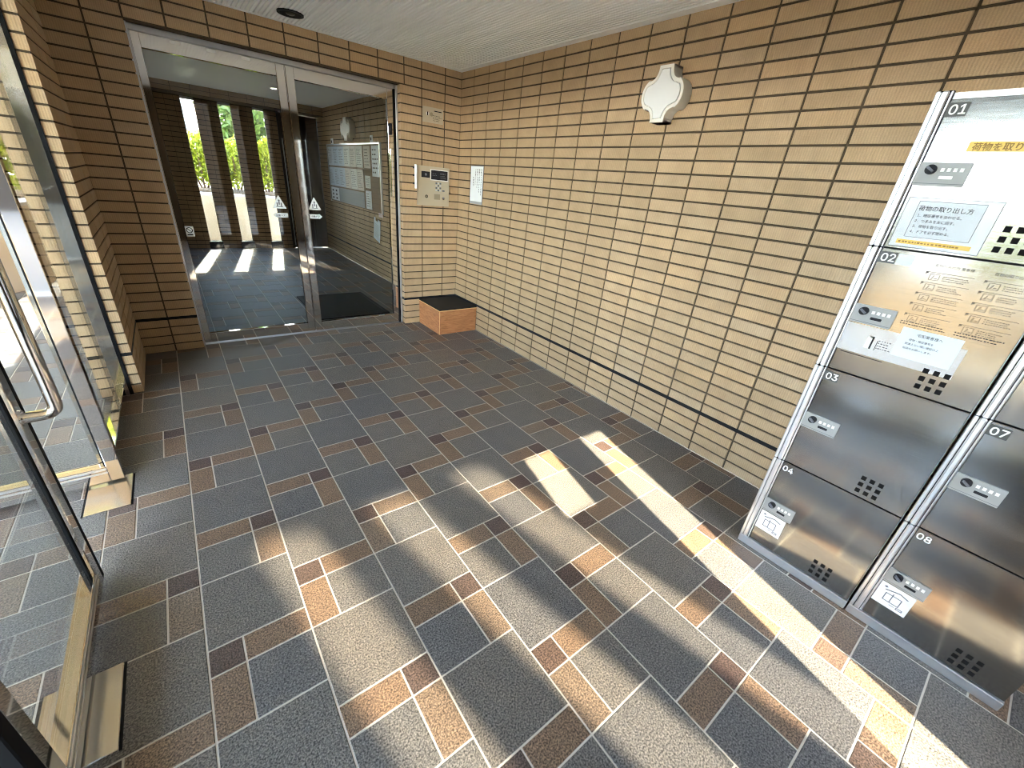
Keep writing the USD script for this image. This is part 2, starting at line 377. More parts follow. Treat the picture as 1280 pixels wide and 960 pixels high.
# ---------------------------------------------------------------- ceilings
C = struct('ceiling')
RP = .026
xs = np.arange(-2.90, -.062, RP)
prof = [(-2.92, H)]
for x in xs: prof += [(x, H), (x + RP*.62, H), (x + RP*.70, H + .009), (x + RP*.92, H + .009)]
prof += [(-.06, H), (-.06, H - .002), (.0, H - .002), (.0, H + .03), (-2.92, H + .03)]
pm = trimesh.creation.extrude_polygon(Polygon(prof).buffer(0), 5.72, engine='earcut')
v = np.array(pm.vertices)
obj('ribbed_panel', trimesh.Trimesh(np.stack([v[:, 0], v[:, 2] - 5.72, v[:, 1]], 1), pm.faces, process=False), CEIL, C)
obj('edge_trim', join(bx(-2.92, .0, -.028, -.001, H - .003, H + .01), bx(-.062, .0, -5.7, -.028, H - .003, H + .01)), CEIL, C)
obj('roof', bx(-3.0, .2, -5.9, 5.3, H + .203, H + .4), CREAM, C)
obj('upper_storey', bx(-2.3, 3., -5.9, 5.3, H + .405, 8.), CREAM, C)
C2 = struct('ceiling_lobby')
obj('panel', bx(-2.98, .0, .10, 4.63, H, H + .05), CEIL, C2)

# recessed downlight, off
def ring(r0, r1, z0, z1, n=40):
    a = np.linspace(0, 2*np.pi, n, endpoint=False); p = [(r0, z0), (r1, z0), (r1, z1), (r0, z1)]
    V = np.array([(r*math.cos(t), r*math.sin(t), z) for t in a for r, z in p]); Fc = []
    for i in range(n):
        for k in range(4):
            q, s, q2, s2 = i*4+k, i*4+(k+1) % 4, ((i+1) % n)*4+k, ((i+1) % n)*4+(k+1) % 4
            Fc += [[q, s, s2], [q, s2, q2]]
    return trimesh.Trimesh(V, np.array(Fc), process=False)
def disk(r, z0, z1, n=40):
    return trimesh.creation.cylinder(r, z1 - z0, sections=n).apply_translation([0, 0, (z0+z1)/2])
t = thing('downlight', 'round unlit black downlight in the white ribbed ceiling', 'downlight')
P0 = (-1.50, -.275, 0)
obj('trim_ring', ring(.066, .082, H - .008, H + .001).apply_translation(P0), INK, t)
obj('reflector', disk(.0665, H - .004, H + .0005).apply_translation(P0), DARK, t)
obj('bulb', trimesh.creation.icosphere(2, .028).apply_transform(np.diag([1, 1, .35, 1])).apply_translation([P0[0], P0[1], H - .004]), plain('dull_bulb', lin(60, 56, 50), .3), t, smooth=True)
t = thing('downlight', 'small glowing round downlight in the lobby ceiling behind the glass doors', 'downlight')
P1 = (-.961, 3.348, 0)
obj('trim_ring', ring(.034, .05, H - .008, H + .001).apply_translation(P1), WHITE, t)
obj('lens', disk(.034, H - .006, H).apply_translation(P1), mat('lit_lens', {"e": ("emission", {"color": (1, .93, .8), "strength": 14.})}, surface='e.emission'), t)

# ---------------------------------------------------------------- glass sliding doors in the end wall
YD = .10
def leaf(name, x0, x1, wl, wr):
    d = struct(name)
    obj('stile', cbox(x0, x0 + wl, YD - .02, YD + .02, .012, 2.12, .002), CHROME, d)
    obj('stile', cbox(x1 - wr, x1, YD - .02, YD + .02, .012, 2.12, .002), CHROME, d)
    obj('rail', cbox(x0 + wl, x1 - wr, YD - .019, YD + .019, .012, .092, .002), CHROME, d)
    obj('rail', cbox(x0 + wl, x1 - wr, YD - .019, YD + .019, 2.04, 2.12, .002), CHROME, d)
    obj('pane', bx(x0 + wl, x1 - wr, YD - .004, YD + .004, .092, 2.04), GLASS, d)
    return d
d1 = leaf('door_1', -2.385, -1.504, .045, .058)
d2 = leaf('door_2', -1.498, -.648, .058, .052)
obj('lock_block', cbox(-.690, -.668, YD - .045, YD - .02, 1.77, 1.86, .003), INK, d2)
obj('pull_bar', cbox(-.700, -.682, YD - .06, YD - .045, 1.26, 1.66, .004), CHROME, d2)
obj('pull_bracket', join(bx(-.696, -.686, YD - .047, YD - .018, 1.30, 1.315), bx(-.696, -.686, YD - .047, YD - .018, 1.60, 1.615)), CHROME, d2)
t1 = struct('trim_1')
obj('header', cbox(-2.403, -.612, YD - .03, YD + .05, 2.122, 2.157, .002), ALU_D, t1)
obj('jamb', cbox(-.645, -.628, YD - .03, YD + .04, 0, 2.157, .002), RUBBER, t1)
obj('jamb', cbox(-.627, -.607, YD - .035, YD + .05, 0, 2.157, .002), ALU_D, t1)
obj('jamb', cbox(-2.402, -2.388, YD - .06, YD + .05, 0, 2.157, .002), ALU, t1)
obj('threshold', bx(-2.40, -.61, YD - .035, YD + .035, -.002, .0015), ALU_D, t1)
def rounded(w, h, r):
    return sbox(r, r, w - r, h - r).buffer(r, quad_segs=5)
for k, (x, zz) in enumerate(((-2.157, 2.095), (-1.96, 2.095), (-1.752, 2.095))):
    obj('sensor_sticker', on_end(ext(rounded(.055, .018, .003), .0012), x - .027, YD - .0191, zz), WHITE, d1)

def sticker_pair(xc, side, where):
    s = .095
    tri = Polygon([(0, 0), (s, 0), (s/2, s*.98)]).buffer(.004)
    t = thing('warning_sticker', f'white triangular warning sticker on the {where} glass sliding door', 'sticker')
    obj('triangle', on_end(ext(tri, .0006), xc - s/2, YD - .0042, 1.11), PAPER, t)
    fig = join(ext(Point(.0475, .058).buffer(.007), .0004), ext(sbox(.043, .026, .052, .05), .0004), ext(sbox(.028, .012, .036, .042), .0004), ext(sbox(.059, .012, .067, .042), .0004), ext(sbox(.022, .008, .073, .013), .0004))
    obj('figure', on_end(fig, xc - s/2, YD - .0049, 1.11), GREYINK, t)
    t = thing('arrow_sticker', f'white {side}-pointing arrow sticker below the warning triangle on the {where} glass door', 'sticker')
    ar = Polygon([(0, 0), (.085, 0), (.085, -.006), (.112, .0175), (.085, .041), (.085, .035), (0, .035)])
    if side == 'left': ar = affinity.scale(ar, -1, 1, origin=(.056, 0))
    obj('arrow', on_end(ext(ar, .0006), xc - .056, YD - .0042, 1.035), PAPER, t)
    fg = text('自動ドア', .014, 1, .0004)
    obj('lettering', on_end(fg, xc - .036, YD - .0049, 1.046), GREYINK, t)
sticker_pair(-1.665, 'left', 'left')
sticker_pair(-1.388, 'right', 'right')
t = thing('prohibition_sticker', 'small white sticker with a ring sign low on the left glass door', 'sticker')
obj('sheet', on_end(ext(rounded(.056, .075, .003), .0006), -2.342, YD - .0042, .875), PAPER, t)
obj('ring', on_end(join(ext(Point(.028, .046).buffer(.021).difference(Point(.028, .046).buffer(.016)), .0004), ext(Polygon([(.013, .058), (.016, .061), (.043, .034), (.04, .031)]), .0004), ext(sbox(.01, .008, .046, .018), .0004)), -2.342, YD - .0049, .875), INK, t)

# ---------------------------------------------------------------- entrance glazing on the left
XG = -2.88
w1 = struct('window_1')
obj('rail', cbox(XG - .025, XG + .025, -1.66, -.73, .0, .085, .003), CHROME, w1)
obj('rail', cbox(XG - .025, XG + .025, -1.66, -.73, 2.10, 2.16, .003), CHROME, w1)
obj('pane', bx(XG - .004, XG + .004, -1.66, -.73, .085, 2.10), GLASS, w1)
obj('post', cbox(XG - .025, XG + .022, -1.695, -1.66, 0, 2.16, .003), CHROME, w1)
t2 = struct('trim_2')
obj('header', bx(XG - .06, XG + .06, -4.5, -.70, 2.16, H + .2), ALU_D, t2)
# leaf A, swung open outwards
def swing(name, fn, width, handle=None):
    """a glass leaf: u along the leaf from its pivot, w across its thickness"""
    d = struct(name)
    def cb(u0, u1, w0, w1, z0, z1, c=.0025):
        a, b = fn(u0, w0), fn(u1, w1); return cbox(a[0], b[0], a[1], b[1], z0, z1, c)
    S, T = .050, .021
    for u0, u1 in ((0, S), (width - S, width)):
        obj('stile', cb(u0, u1, -T, T, .014, 2.09), CHROME, d)
    obj('rail', cb(S, width - S, -T, T, .014, .098), CHROME, d)
    obj('rail', cb(S, width - S, -T, T, 2.02, 2.09), CHROME, d)
    obj('rail_bead', cb(S, width - S, -T - .004, -T, .080, .090, .001), ALU, d)
    obj('rail_bead', cb(S, width - S, -T - .004, -T, .062, .070, .001), ALU, d)
    obj('gasket', join(cb(S, S + .008, -.010, .010, .098, 2.02), cb(width - S - .008, width - S, -.010, .010, .098, 2.02)), RUBBER, d)
    a, b = fn(S, -.005), fn(width - S, .005)
    obj('pane', bx(a[0], b[0], a[1], b[1], .098, 2.02), GLASS, d)
    return d
dA = swing('door_3', lambda u, w: (-2.826 - u, -1.722 + w), .675)
dB = swing('door_4', lambda u, w: (XG - w, -3.150 + u), .750)
obj('edge_gasket', bx(XG - .02, XG + .0205, -2.398, -2.378, .02, 2.09), RUBBER, dB)
hy, hx = -2.425, XG + .021
pts = [(hx, hy, .715), (hx + .045, hy, .715)] + [(hx + .045 + .03*math.sin(a), hy, .745 - .03*math.cos(a)) for a in np.linspace(.15, math.pi/2, 7)] + [(hx + .075, hy, z) for z in np.linspace(.80, 1.36, 10)]
pts += [(hx + .045 + .03*math.cos(a), hy, 1.39 + .03*math.sin(a)) for a in np.linspace(.1, math.pi/2, 7)] + [(hx, hy, 1.42)]
obj('handle', tube(pts, .0165, 18), CHROME, dB, smooth=50)
obj('handle_rosette', join(trimesh.creation.cylinder(.024, .004, sections=28).apply_transform(trimesh.transformations.rotation_matrix(math.pi/2, [0, 1, 0])).apply_translation([hx + .002, hy, .715]),
    trimesh.creation.cylinder(.024, .004, sections=28).apply_transform(trimesh.transformations.rotation_matrix(math.pi/2, [0, 1, 0])).apply_translation([hx + .002, hy, 1.42])), CHROME, dB, smooth=40)
w6 = struct('window_6')
obj('post', cbox(XG - .03, XG + .026, -3.20, -3.158, 0, 2.16, .003), RUBBER, w6)
obj('pane', bx(XG - .004, XG + .004, -4.45, -3.20, .085, 2.10), GLASS, w6)
obj('rail', cbox(XG - .025, XG + .025, -4.45, -3.20, 0, .085, .003), CHROME, w6)
obj('rail', cbox(XG - .025, XG + .025, -4.45, -3.20, 2.10, 2.16, .003), CHROME, w6)
for (x0, x1, y0, y1, lab) in ((-2.958, -2.802, -1.955, -1.70, 'steel floor hinge cover below the open glass door'), (-2.965, -2.792, -3.06, -2.79, 'steel floor hinge cover below the closed glass door with the handle')):
    t = thing('floor_hinge_cover', lab, 'hinge cover')
    obj('plate', cbox(x0, x1, y0, y1, -.001, .004, .0015), HINGE, t)
    obj('shadow_gap', bx(x1 + .001, x1 + .008, y0 - .004, y1, -.004, .0005), DARK, t)
    obj('shadow_gap', bx(x0 - .008, x0 - .001, y0 - .004, y1, -.004, .0005), DARK, t)

# wall behind the camera: the same slotted wall as in the lobby
WB = struct('wall_back')
zt = 2.25
slots = [(-1.765, -1.555), (-1.298, -1.095), (-.838, -.640)]
for a, b in zip([-2.98] + [s[1] for s in slots], [s[0] for s in slots] + [.0045]):
    obj('pier', bx(a, b, -5.69, -5.655, 0, zt), GROUT, WB)
obj('lintel', bx(-2.98, .0045, -5.69, -5.655, zt, H + .2), GROUT, WB)
for a, b in slots: obj('sill', bx(a, b, -5.69, -5.655, 0, .12), STRIP, WB)
W = struct('wall_front_left')
obj('panel', bx(-2.98, -2.79, -5.66, -4.45, 0, H + .2), GROUT, W)
obj('tiling', join([mapped(plate(4.45 + .2366*i + JT/2, min(4.45 + .2366*(i+1), 5.65) - JT/2, a, b, -.006, 0, .001), lambda u, v, w: (-2.784 + w, -u, v)) for i in range(5) for a, b in rows()]), TILE_S, W, kind='stuff')
for x0, x1, z1, lab in ((-1.90, -1.678, 2.255, 'low concrete post outside the slotted back wall'), (-.975, -.765, 3.1, 'tall concrete post outside the slotted back wall')):
    t = thing('concrete_post', lab, 'post')
    obj('shaft', cbox(x0, x1, -6.26, -6.16, -.05, z1, .01), CONCRETE, t)

# ---------------------------------------------------------------- parcel lockers
XL = -.50
ZB = [.045, .492, .934, 1.379, 1.80]
def locker(y0, y1, nums, label, top=True):
    """y0 far edge, y1 near edge (y0 > y1); four doors from the top down"""
    t = thing('parcel_locker', label, 'parcel locker')
    obj('body', bx(XL + .006, -.012, y1 + .002, y0 - .002, .01, 1.815), DARK if False else ALU_D, t)
    # frame: bottom rail, left profile of three ribs, thin top
    obj('bottom_rail', cbox(XL - .012, XL + .01, y1, y0, .0, .042, .003), ALU, t)
    for z0, z1 in zip([.042] + ZB[1:4], ZB[1:4] + [1.82]):
        f = obj('post_profile', join(cbox(XL - .014, XL + .008, y0 - .012, y0, z0 + .001, z1 - .002, .003),
                                     cbox(XL - .016, XL + .008, y0 - .032, y0 - .0145, z0 + .001, z1 - .002, .004),
                                     cbox(XL - .010, XL + .008, y0 - .040, y0 - .034, z0 + .001, z1 - .002, .002)), ALU, t)
    obj('post_groove', bx(XL - .006, XL + .008, y0 - .040, y0, .042, 1.819), RUBBER, t)
    for k in range(4):
        z0, z1 = ZB[3-k], ZB[4-k]
        ya, yb = y0 - .0415, y1 + .004
        d = obj('door', cbox(XL - .0065, XL + .006, yb, ya, z0 + .002, z1 - .003, .0015), STEEL, t)
        if k: obj('door_gap', bx(XL + .001, XL + .007, yb, ya, z1 - .004, z1 + .002), DARK, t)
        xf = XL - .0066
        # number
        zt_ = z1 - .012
        pl = k != 3 and nums[k] != '04'
        if pl: obj('number_plate', on_right(ext(rounded(.048, .036, .002), .0008), xf, ya + .0005, zt_ - .036), plain_plate, d)
        obj('number', on_right(meshkit.text_mesh(nums[k], .024, .0008, bold=True), xf - .0008, ya - .0035, zt_ - .030), WHITE, d)
        # lock plate with knob, four digit wheels and slot
        lz = {0: 1.600, 1: 1.154, 2: .706, 3: .260}[k]
        y = ya + .001
        obj('lock_plate', on_right(ext(rounded(.118, .064, .002), .006), xf, y, lz - .032), PLATE, d)
        obj('lock_plate_lip', on_right(ext(sbox(.0, 0, .118, .0015), .0065), xf, y, lz - .0265), GREYINK, d)
        kn = trimesh.creation.cylinder(.0135, .012, sections=28).apply_translation([.031, .044, .012])
        obj('knob', on_right(kn, xf, y, lz - .032), INK, d)
        obj('knob_grip', on_right(trimesh.creation.box([.021, .006, .010]).apply_transform(trimesh.transformations.rotation_matrix(-.6, [0, 0, 1])).apply_translation([.031, .044, .0225]), xf, y, lz - .032), GREYINK, d)
        obj('dial', on_right(join([trimesh.creation.box([.0085, .010, .004]).apply_translation([.058 + .0145*i, .044, .008]) for i in range(4)]), xf, y, lz - .032), WHITE, d)
        obj('slot', on_right(ext(rounded(.032, .009, .002), .0015).apply_translation([.056, .019, .0062]), xf, y, lz - .032), INK if k else WHITE, d)
        # vent, nine square holes
        vz = [1.402, .957, .509, .063][k]; vy = y0 - .288
        obj('vent', on_right(join([trimesh.creation.box([.015, .0165, .0012]).apply_translation([.0085 + .0265*i, .009 + .028*j, .0]) for i in range(3) for j in range(3)]), xf, vy, vz), DARK, d)
        if k == 3:
            obj('notice', on_right(ext(sbox(0, 0, .102, .10), .0007), xf, ya - .001, .121), PAPER, d)
            dr = join(ext(Polygon([(.02, .07), (.06, .082), (.085, .074), (.088, .077), (.06, .086), (.019, .074)]), .0004), ext(sbox(.025, .025, .075, .062).difference(sbox(.028, .028, .072, .059)), .0004),
                      ext(sbox(.045, .028, .048, .07), .0004), ext(Polygon([(.012, .084), (.018, .09), (.024, .084), (.018, .08)]), .0004), ext(sbox(.07, .012, .09, .022).difference(sbox(.073, .015, .087, .019)), .0004), ext(sbox(.05, .016, .066, .018), .0004))
            obj('notice_drawing', on_right(dr, xf - .0007, ya - .001, .121), GREYINK, d)
        if nums[k] == '01':
            obj('tape', on_right(ext(rounded(.22, .026, .003), .0007), xf, -3.7645, 1.661), YELLOW, d)
            obj('tape_lettering', on_right(text('荷物を取り出した後は', .0165, 1), xf - .0007, -3.7735, 1.666), plain_ochre, d)
            obj('notice', on_right(ext(sbox(0, 0, .216, .148), .0007), xf, -3.687, 1.387), CLEARLABEL, d)
            obj('notice_card', on_right(ext(sbox(0, 0, .152, .104), .0004), xf - .0007, -3.718, 1.420), CLEARLABEL, d)
            obj('notice_frame', on_right(join(ext(sbox(0, 0, .216, .148).difference(sbox(.0015, .0015, .2145, .1465)), .0004), ext(sbox(.030, .032, .184, .138).difference(sbox(.031, .033, .183, .137)), .0004)), xf - .0008, -3.687, 1.387), GREYINK, d)
            for s_, xx, zz, hh in (('荷物の取り出し方', .030, 1.4985, .0125), ('1．暗証番号を合わせる。', .034, 1.4805, .0075), ('2．つまみを左に回す。', .034, 1.4645, .0075), ('3．荷物を取り出す。', .034, 1.4485, .0075), ('4．ドアを必ず閉める。', .034, 1.4325, .0075)):
                obj('notice_lettering', on_right(text(s_, hh, 0, .0004), xf - .0012, -3.714 - xx + .022, zz), INK, d)
            obj('notice_tape', on_right(ext(sbox(0, 0, .178, .013), .0004), xf - .0012, -3.704, 1.397), YELLOW, d)
            obj('notice_tape_lettering', on_right(dashes(.165, .009, 1, 5, .0003), xf - .0017, -3.709, 1.399), plain_ochre, d)
        if nums[k] == '02':
            obj('number_label', on_right(ext(sbox(0, 0, .042, .034), .0005), xf, ya - .050, zt_ - .036), CLEARLABEL, d)
            for col, (yy, title) in enumerate(((-3.813, '荷物の入れ方 業者様'), (-3.947, '荷物の取り出し方'))):
                obj('print_heading', on_right(text(title, .0078, 0, .0004), xf, yy - .012, 1.342), INK, d)
                for i, zz in enumerate((1.308, 1.276, 1.242, 1.208, 1.172)):
                    h_ = .026
                    br = join(ext(sbox(0, h_, .112, h_ + .0012), .0004), ext(sbox(0, h_ - .008, .0012, h_ + .001), .0004), ext(sbox(.0, h_-.004, .006, h_+.001), .0004))
                    pic = join(ext(sbox(.012, .003, .036, .022).difference(sbox(.0132, .0042, .0348, .0208)), .0004), ext(Polygon([(.018, .006), (.022, .018), (.0235, .018), (.02, .006)]), .0004), ext(sbox(.024, .008, .032, .0095), .0004))
                    obj('print', on_right(join(br, pic, dashes(.062, .018, 3, 31*col + i, .0004, .42).apply_translation([.044, .003, 0])), xf, yy, zz - .010), plain_printgrey, d)
                obj('print_footnote', on_right(dashes(.115, .016, 2, 77 + col, .0004, .42), xf, yy, 1.150), INK, d)
            obj('notice', on_right(ext(sbox(0, 0, .152, .100), .0007), xf, -3.8275, 1.043), PAPER_D, d)
            for s_, xx, zz, hh in (('宅配業者様へ', .042, 1.122, .0085), ('荷物・暗証番号を', .028, 1.104, .0062), ('間違えない様に確認の上', .022, 1.090, .0062), ('投函をお願いします。', .022, 1.075, .0062)):
                obj('notice_lettering', on_right(text(s_, hh, 0, .0004), xf - .0008, -3.8275 - xx, zz), INK, d)
            obj('label', on_right(ext(sbox(0, 0, .32, .102), .0005), xf + .0002, -3.676, 1.016), CLEARLABEL, d)
            obj('maker_mark', on_right(join(ext(sbox(0, 0, .014, .044), .0005)), xf - .0004, -3.751, 1.042), WHITE, d)
            obj('maker_mark_shade', on_right(join(ext(Polygon([(.014, 0), (.019, 0), (.019, .044), (.006, .044), (.006, .039), (.014, .039)]), .0005), ext(sbox(.030, -.002, .0315, .034), .0005)), xf - .0004, -3.751, 1.042), INK, d)
            obj('maker_lettering', on_right(dashes(.044, .036, 4, 9, .0004, .4), xf - .0004, -3.784, 1.046), GREYINK, d)
            obj('label_rule', on_right(ext(sbox(0, 0, .126, .0025), .0005), xf - .0004, -3.693, 1.008), INK, d)
    return t
plain_plate = plain('number_plate_grey', lin(70, 70, 68), .45)
plain_ochre = plain('ochre_ink', lin(150, 112, 40), .6)
plain_printgrey = plain('print_dark_grey', lin(84, 80, 74), .6, spec=.2)
PAPER_D = plain('bluish_paper', lin(222, 230, 234), .55, spec=.3)
locker(-3.637, -4.083, ['01', '02', '03', '04'], 'stainless parcel locker column with doors numbered 01 to 04')
locker(-4.088, -4.532, ['05', '06', '07', '08'], 'stainless parcel locker column cut by the frame, doors 07 and 08')

# ---------------------------------------------------------------- wall lamps (quatrefoil)
def quatrefoil(w, h):
    """half-width w, half-height h: round lobes left and right, ogee necks and flat tips top and bottom"""
    a = []
    def arc(cx, cz, r, t0, t1, n=10):
        return [(cx + r*math.cos(t), cz + r*math.sin(t)) for t in np.linspace(t0, t1, n)]
    q = arc(w*.38, 0, w*.62, 0, math.radians(58), 9)                     # side lobe
    q += [(w*.71, h*.46)]                                                 # little step
    q += [(w*.66, h*.50)]
    q += [(w*(.66 - .33*math.sin(s)), h*(.50 + .42*(1 - math.cos(s)))) for s in np.linspace(0, math.pi/2, 8)][1:]   # concave neck
    q += [(w*.33, h)]
    right = q; left = [(-x, z) for x, z in reversed(q)]
    up = right + left
    dn = [(-x, -z) for x, z in up]
    return Polygon(up + dn[1:-1]).buffer(0)
def wall_lamp(Y, Z, w, h, label):
    t = thing('wall_lamp', label, 'wall lamp')
    o = quatrefoil(w, h)
    obj('body', on_right(ext(o, .075), -.0, Y, Z), PLASTER, t)
    obj('rim', on_right(ext(o.difference(o.buffer(-.016)), .085), -.0, Y, Z), PLASTER, t)
    obj('diffuser', on_right(ext(o.buffer(-.02), .088), 0, Y, Z), WHITE, t)
wall_lamp(-2.335, 1.99, .135, .135, 'white quatrefoil wall lamp high on the tan tiled wall of the entrance')
wall_lamp(3.23, 2.0, .22, .15, 'white quatrefoil wall lamp in the lobby above the notice board')

# ---------------------------------------------------------------- intercom and small wall pieces
BEIGE = plain('champagne_panel', lin(196, 184, 160), .38, .55)
BEIGE2 = plain('champagne_panel_dark', lin(160, 148, 124), .4, .5)
t = thing('intercom', 'champagne metal intercom panel with dark display and keypad beside the glass doors', 'intercom')
xi, zi = -.460, 1.203
obj('plate', on_end(ext(rounded(.340, .350, .006), .022), xi, 0, zi), BEIGE, t)
pf = -.0222
obj('camera_window', on_end(ext(rounded(.09, .053, .003), .001), xi + .036, pf, zi + .25), INK, t)
obj('camera_lens', on_end(ext(Point(.047, .027).buffer(.012), .0006), xi + .036, pf - .001, zi + .25), GREYINK, t)
obj('display_frame', on_end(ext(rounded(.196, .096, .003), .0012), xi + .132, pf, zi + .231), WHITE, t)
obj('display', on_end(ext(rounded(.18, .082, .002), .001), xi + .140, pf - .0012, zi + .238), INK, t)
obj('display_lettering', on_end(join(text('部屋番号', .012, 0, .0004).apply_translation([.095, .05, 0]), dashes(.07, .032, 3, 3, .0004, .4).apply_translation([.10, .01, 0]), dashes(.05, .03, 2, 8, .0004, .4).apply_translation([.014, .03, 0])), xi + .140, pf - .0022, zi + .238), GREYINK, t)
for i in range(4):
    for j in range(3):
        obj('key', on_end(ext(rounded(.017, .015, .003), .003), xi + .188 + .022*j, pf, zi + .200 - .021*i), ALU_D if (i + j) % 2 else GREYINK, t)
obj('call_button', on_end(ext(rounded(.026, .014, .003), .003), xi + .262, pf, zi + .136), GREYINK, t)
obj('key_switch', on_end(join(ext(Point(.012, .012).buffer(.014), .004)), xi + .078, pf, zi + .072), INK, t)
obj('key_core', on_end(join(ext(Point(.012, .012).buffer(.008), .005)), xi + .078, pf, zi + .072), BEIGE2, t)
obj('speaker_grille', on_end(ext(rounded(.065, .05, .002), .0015), xi + .174, pf, zi + .060), BEIGE2, t)
obj('lock_cylinder', on_end(ext(Point(.011, .011).buffer(.012), .008), xi + .262, pf, zi + .064), CHROME, t)
t = thing('wall_bar', 'slim white vertical bar standing off the wall left of the intercom', 'bar')
obj('bar', cbox(-.508, -.488, -.065, -.045, 1.35, 1.556, .004), WHITE, t)
obj('bracket', bx(-.500, -.484, -.046, 0, 1.52, 1.535), INK, t); obj('bracket', bx(-.500, -.484, -.046, 0, 1.455, 1.47), INK, t); obj('bracket', bx(-.500, -.484, -.046, 0, 1.385, 1.40), INK, t)
t = thing('switch_plate', 'small metal plate with key switch and printed notes above the intercom', 'plate')
obj('plate', on_end(ext(rounded(.208, .122, .002), .008), -.399, 0, 1.914), BEIGE, t)
obj('key_hole', on_end(ext(Point(.045, .068).buffer(.014), .004), -.399, -.008, 1.914), WHITE, t)
obj('key_slot', on_end(ext(sbox(.040, .054, .050, .082), .0046), -.399, -.008, 1.914), INK, t)
obj('reader', on_end(ext(Point(.085, .066).buffer(.016), .003), -.399, -.008, 1.914), BEIGE2, t)
obj('heading_line', on_end(ext(sbox(.112, .092, .190, .099), .0006), -.399, -.008, 1.914), INK, t)
obj('lettering', on_end(dashes(.095, .052, 4, 12, .0005, .4), -.399 + .10, -.008, 1.928), plain_printgrey, t)

t = thing('notice_sheet', 'white narrow notice with vertical Japanese lettering on the tiled wall right of the intercom', 'notice')
obj('backing', on_right(ext(rounded(.222, .335, .002), .002), 0, -.2335, 1.262), plain('grey_holder', lin(150, 152, 154), .5), t)
obj('sheet', on_right(ext(sbox(0, 0, .212, .305), .0012), -.002, -.2385, 1.286), PAPER, t)
for c_, s_ in enumerate(('宅配ボックスをご利用の', '皆様へお知らせします', '荷物の入れ忘れに', 'ご注意ください', '管理組合')):
    for r_, ch in enumerate(s_):
        obj('lettering', on_right(text(ch, .0145, 0, .0005), -.0032, -.2385 - .178 + .034*c_, 1.286 + .27 - .021*r_ - (.07 if c_ == 4 else .0)), INK, t)

# ---------------------------------------------------------------- step box in the corner
t = thing('step_box', 'wooden step box with black rubber top in the corner by the doors', 'step box')
bx0, bx1, by0, by1, bz = -.445, -.004, -.465, -.004, .252
obj('side_panel', cbox(bx0, bx0 + .016, by0 + .016, by1, .001, bz, .0015), WOOD, t)
obj('side_panel', cbox(bx1 - .016, bx1, by0 + .016, by1, .001, bz, .0015), WOOD, t)
obj('front_panel', cbox(bx0 + .002, bx1, by0, by0 + .016, .001, bz, .0015), WOOD, t)
obj('back_panel', cbox(bx0 + .016, bx1 - .016, by1 - .016, by1, .001, bz, .0015), WOOD, t)
obj('corner_edge', cbox(bx0 - .001, bx0 + .006, by0 - .001, by0 + .006, .001, bz, .0015), WOODEDGE, t)
obj('top', cbox(bx0 - .002, bx1 + .002, by0 - .003, by1 + .002, bz, .266, .003), BLACKMAT, t)
obj('top_edge', join(bx(bx0 - .0025, bx1, by0 - .0035, by0 - .001, bz - .006, bz + .002), bx(bx0 - .0035, bx0 - .0005, by0, by1, bz - .006, bz + .002)), WOODEDGE, t)

# ---------------------------------------------------------------- lobby furnishings
t = thing('notice_board', 'large notice board of pale sheets on the lobby wall behind the glass', 'notice board')
BOARDB = plain('board_brown', lin(120, 96, 66), .6)
obj('board', bx(-.018, -.0, 2.05, 4.48, .935, 1.80), BOARDB, t)
obj('frame', join(bx(-.026, 0, 2.04, 4.49, 1.80, 1.82), bx(-.026, 0, 2.04, 2.06, .92, 1.82), bx(-.026, 0, 4.47, 4.49, .92, 1.82)), ALU, t)
BLUE = [plain(f'sheet_tone_{i}', c, .5) for i, c in enumerate((lin(206, 214, 222), lin(224, 222, 210), lin(216, 206, 190), lin(196, 206, 216)))]
for i in range(6):
    for j, (z0, z1) in enumerate(((1.50, 1.785), (1.185, 1.475))):
        y1_ = 4.45 - .288*i
        sh = obj('sheet', bx(-.0215, -.018, y1_ - .278, y1_, z0, z1), BLUE[(0, 3, 0, 1, 2, 1)[i] if j == 0 else (3, 0, 0, 2, 1, 2)[i]], t)
        obj('print', on_right(dashes(.2, z1 - z0 - .06, 9, 50 + i*2 + j, .0004, .35), -.0216, y1_ - .03, z0 + .03), plain_printgrey, sh)
obj('grey_panel', bx(-.021, -.018, 2.74, 4.45, .945, 1.165), plain('board_grey', lin(150, 152, 150), .5), t)
sh = obj('sheet', bx(-.0235, -.021, 3.98, 4.42, .955, 1.155), PAPER, t)
obj('print', on_right(join([ext(sbox(.06 + .19*i, .02 + .06*j, .13 + .19*i, .05 + .06*j), .0004) for i in range(2) for j in range(3)]), -.0236, 4.41, .955), INK, sh)
for y0_, y1_, z0, z1, mm in ((2.42, 2.68, 1.50, 1.78, BLUE[2]), (2.10, 2.36, 1.40, 1.785, PAPER), (2.45, 2.66, 1.235, 1.40, BLUE[1]), (2.44, 2.67, .95, 1.20, PAPER)):
    sh = obj('sheet', bx(-.022, -.018, y0_, y1_, z0, z1), mm, t)
    obj('print', on_right(dashes(y1_ - y0_ - .06, z1 - z0 - .05, 6, int(1000*z0), .0004, .35), -.0221, y1_ - .03, z0 + .025), plain_printgrey, sh)
def small_plate(y, z, s, lab):
    t = thing('wall_switch', lab, 'switch')
    obj('plate', cbox(-.012, 0, y - s/2, y + s/2, z - s/2, z + s/2, .003), WHITE, t)
    obj('button', cbox(-.016, -.012, y - s/5, y + s/5, z - s/5, z + s/5, .002), plain_plate, t)
small_plate(4.20, 1.855, .10, 'white square switch left of the lobby wall lamp')
small_plate(2.37, 1.865, .09, 'small square switch right of the lobby wall lamp')
t = thing('clipboard', 'white clipboard hanging askew below the notice board in the lobby', 'clipboard')
rot = trimesh.transformations.rotation_matrix(-.22, [0, 0, 1])
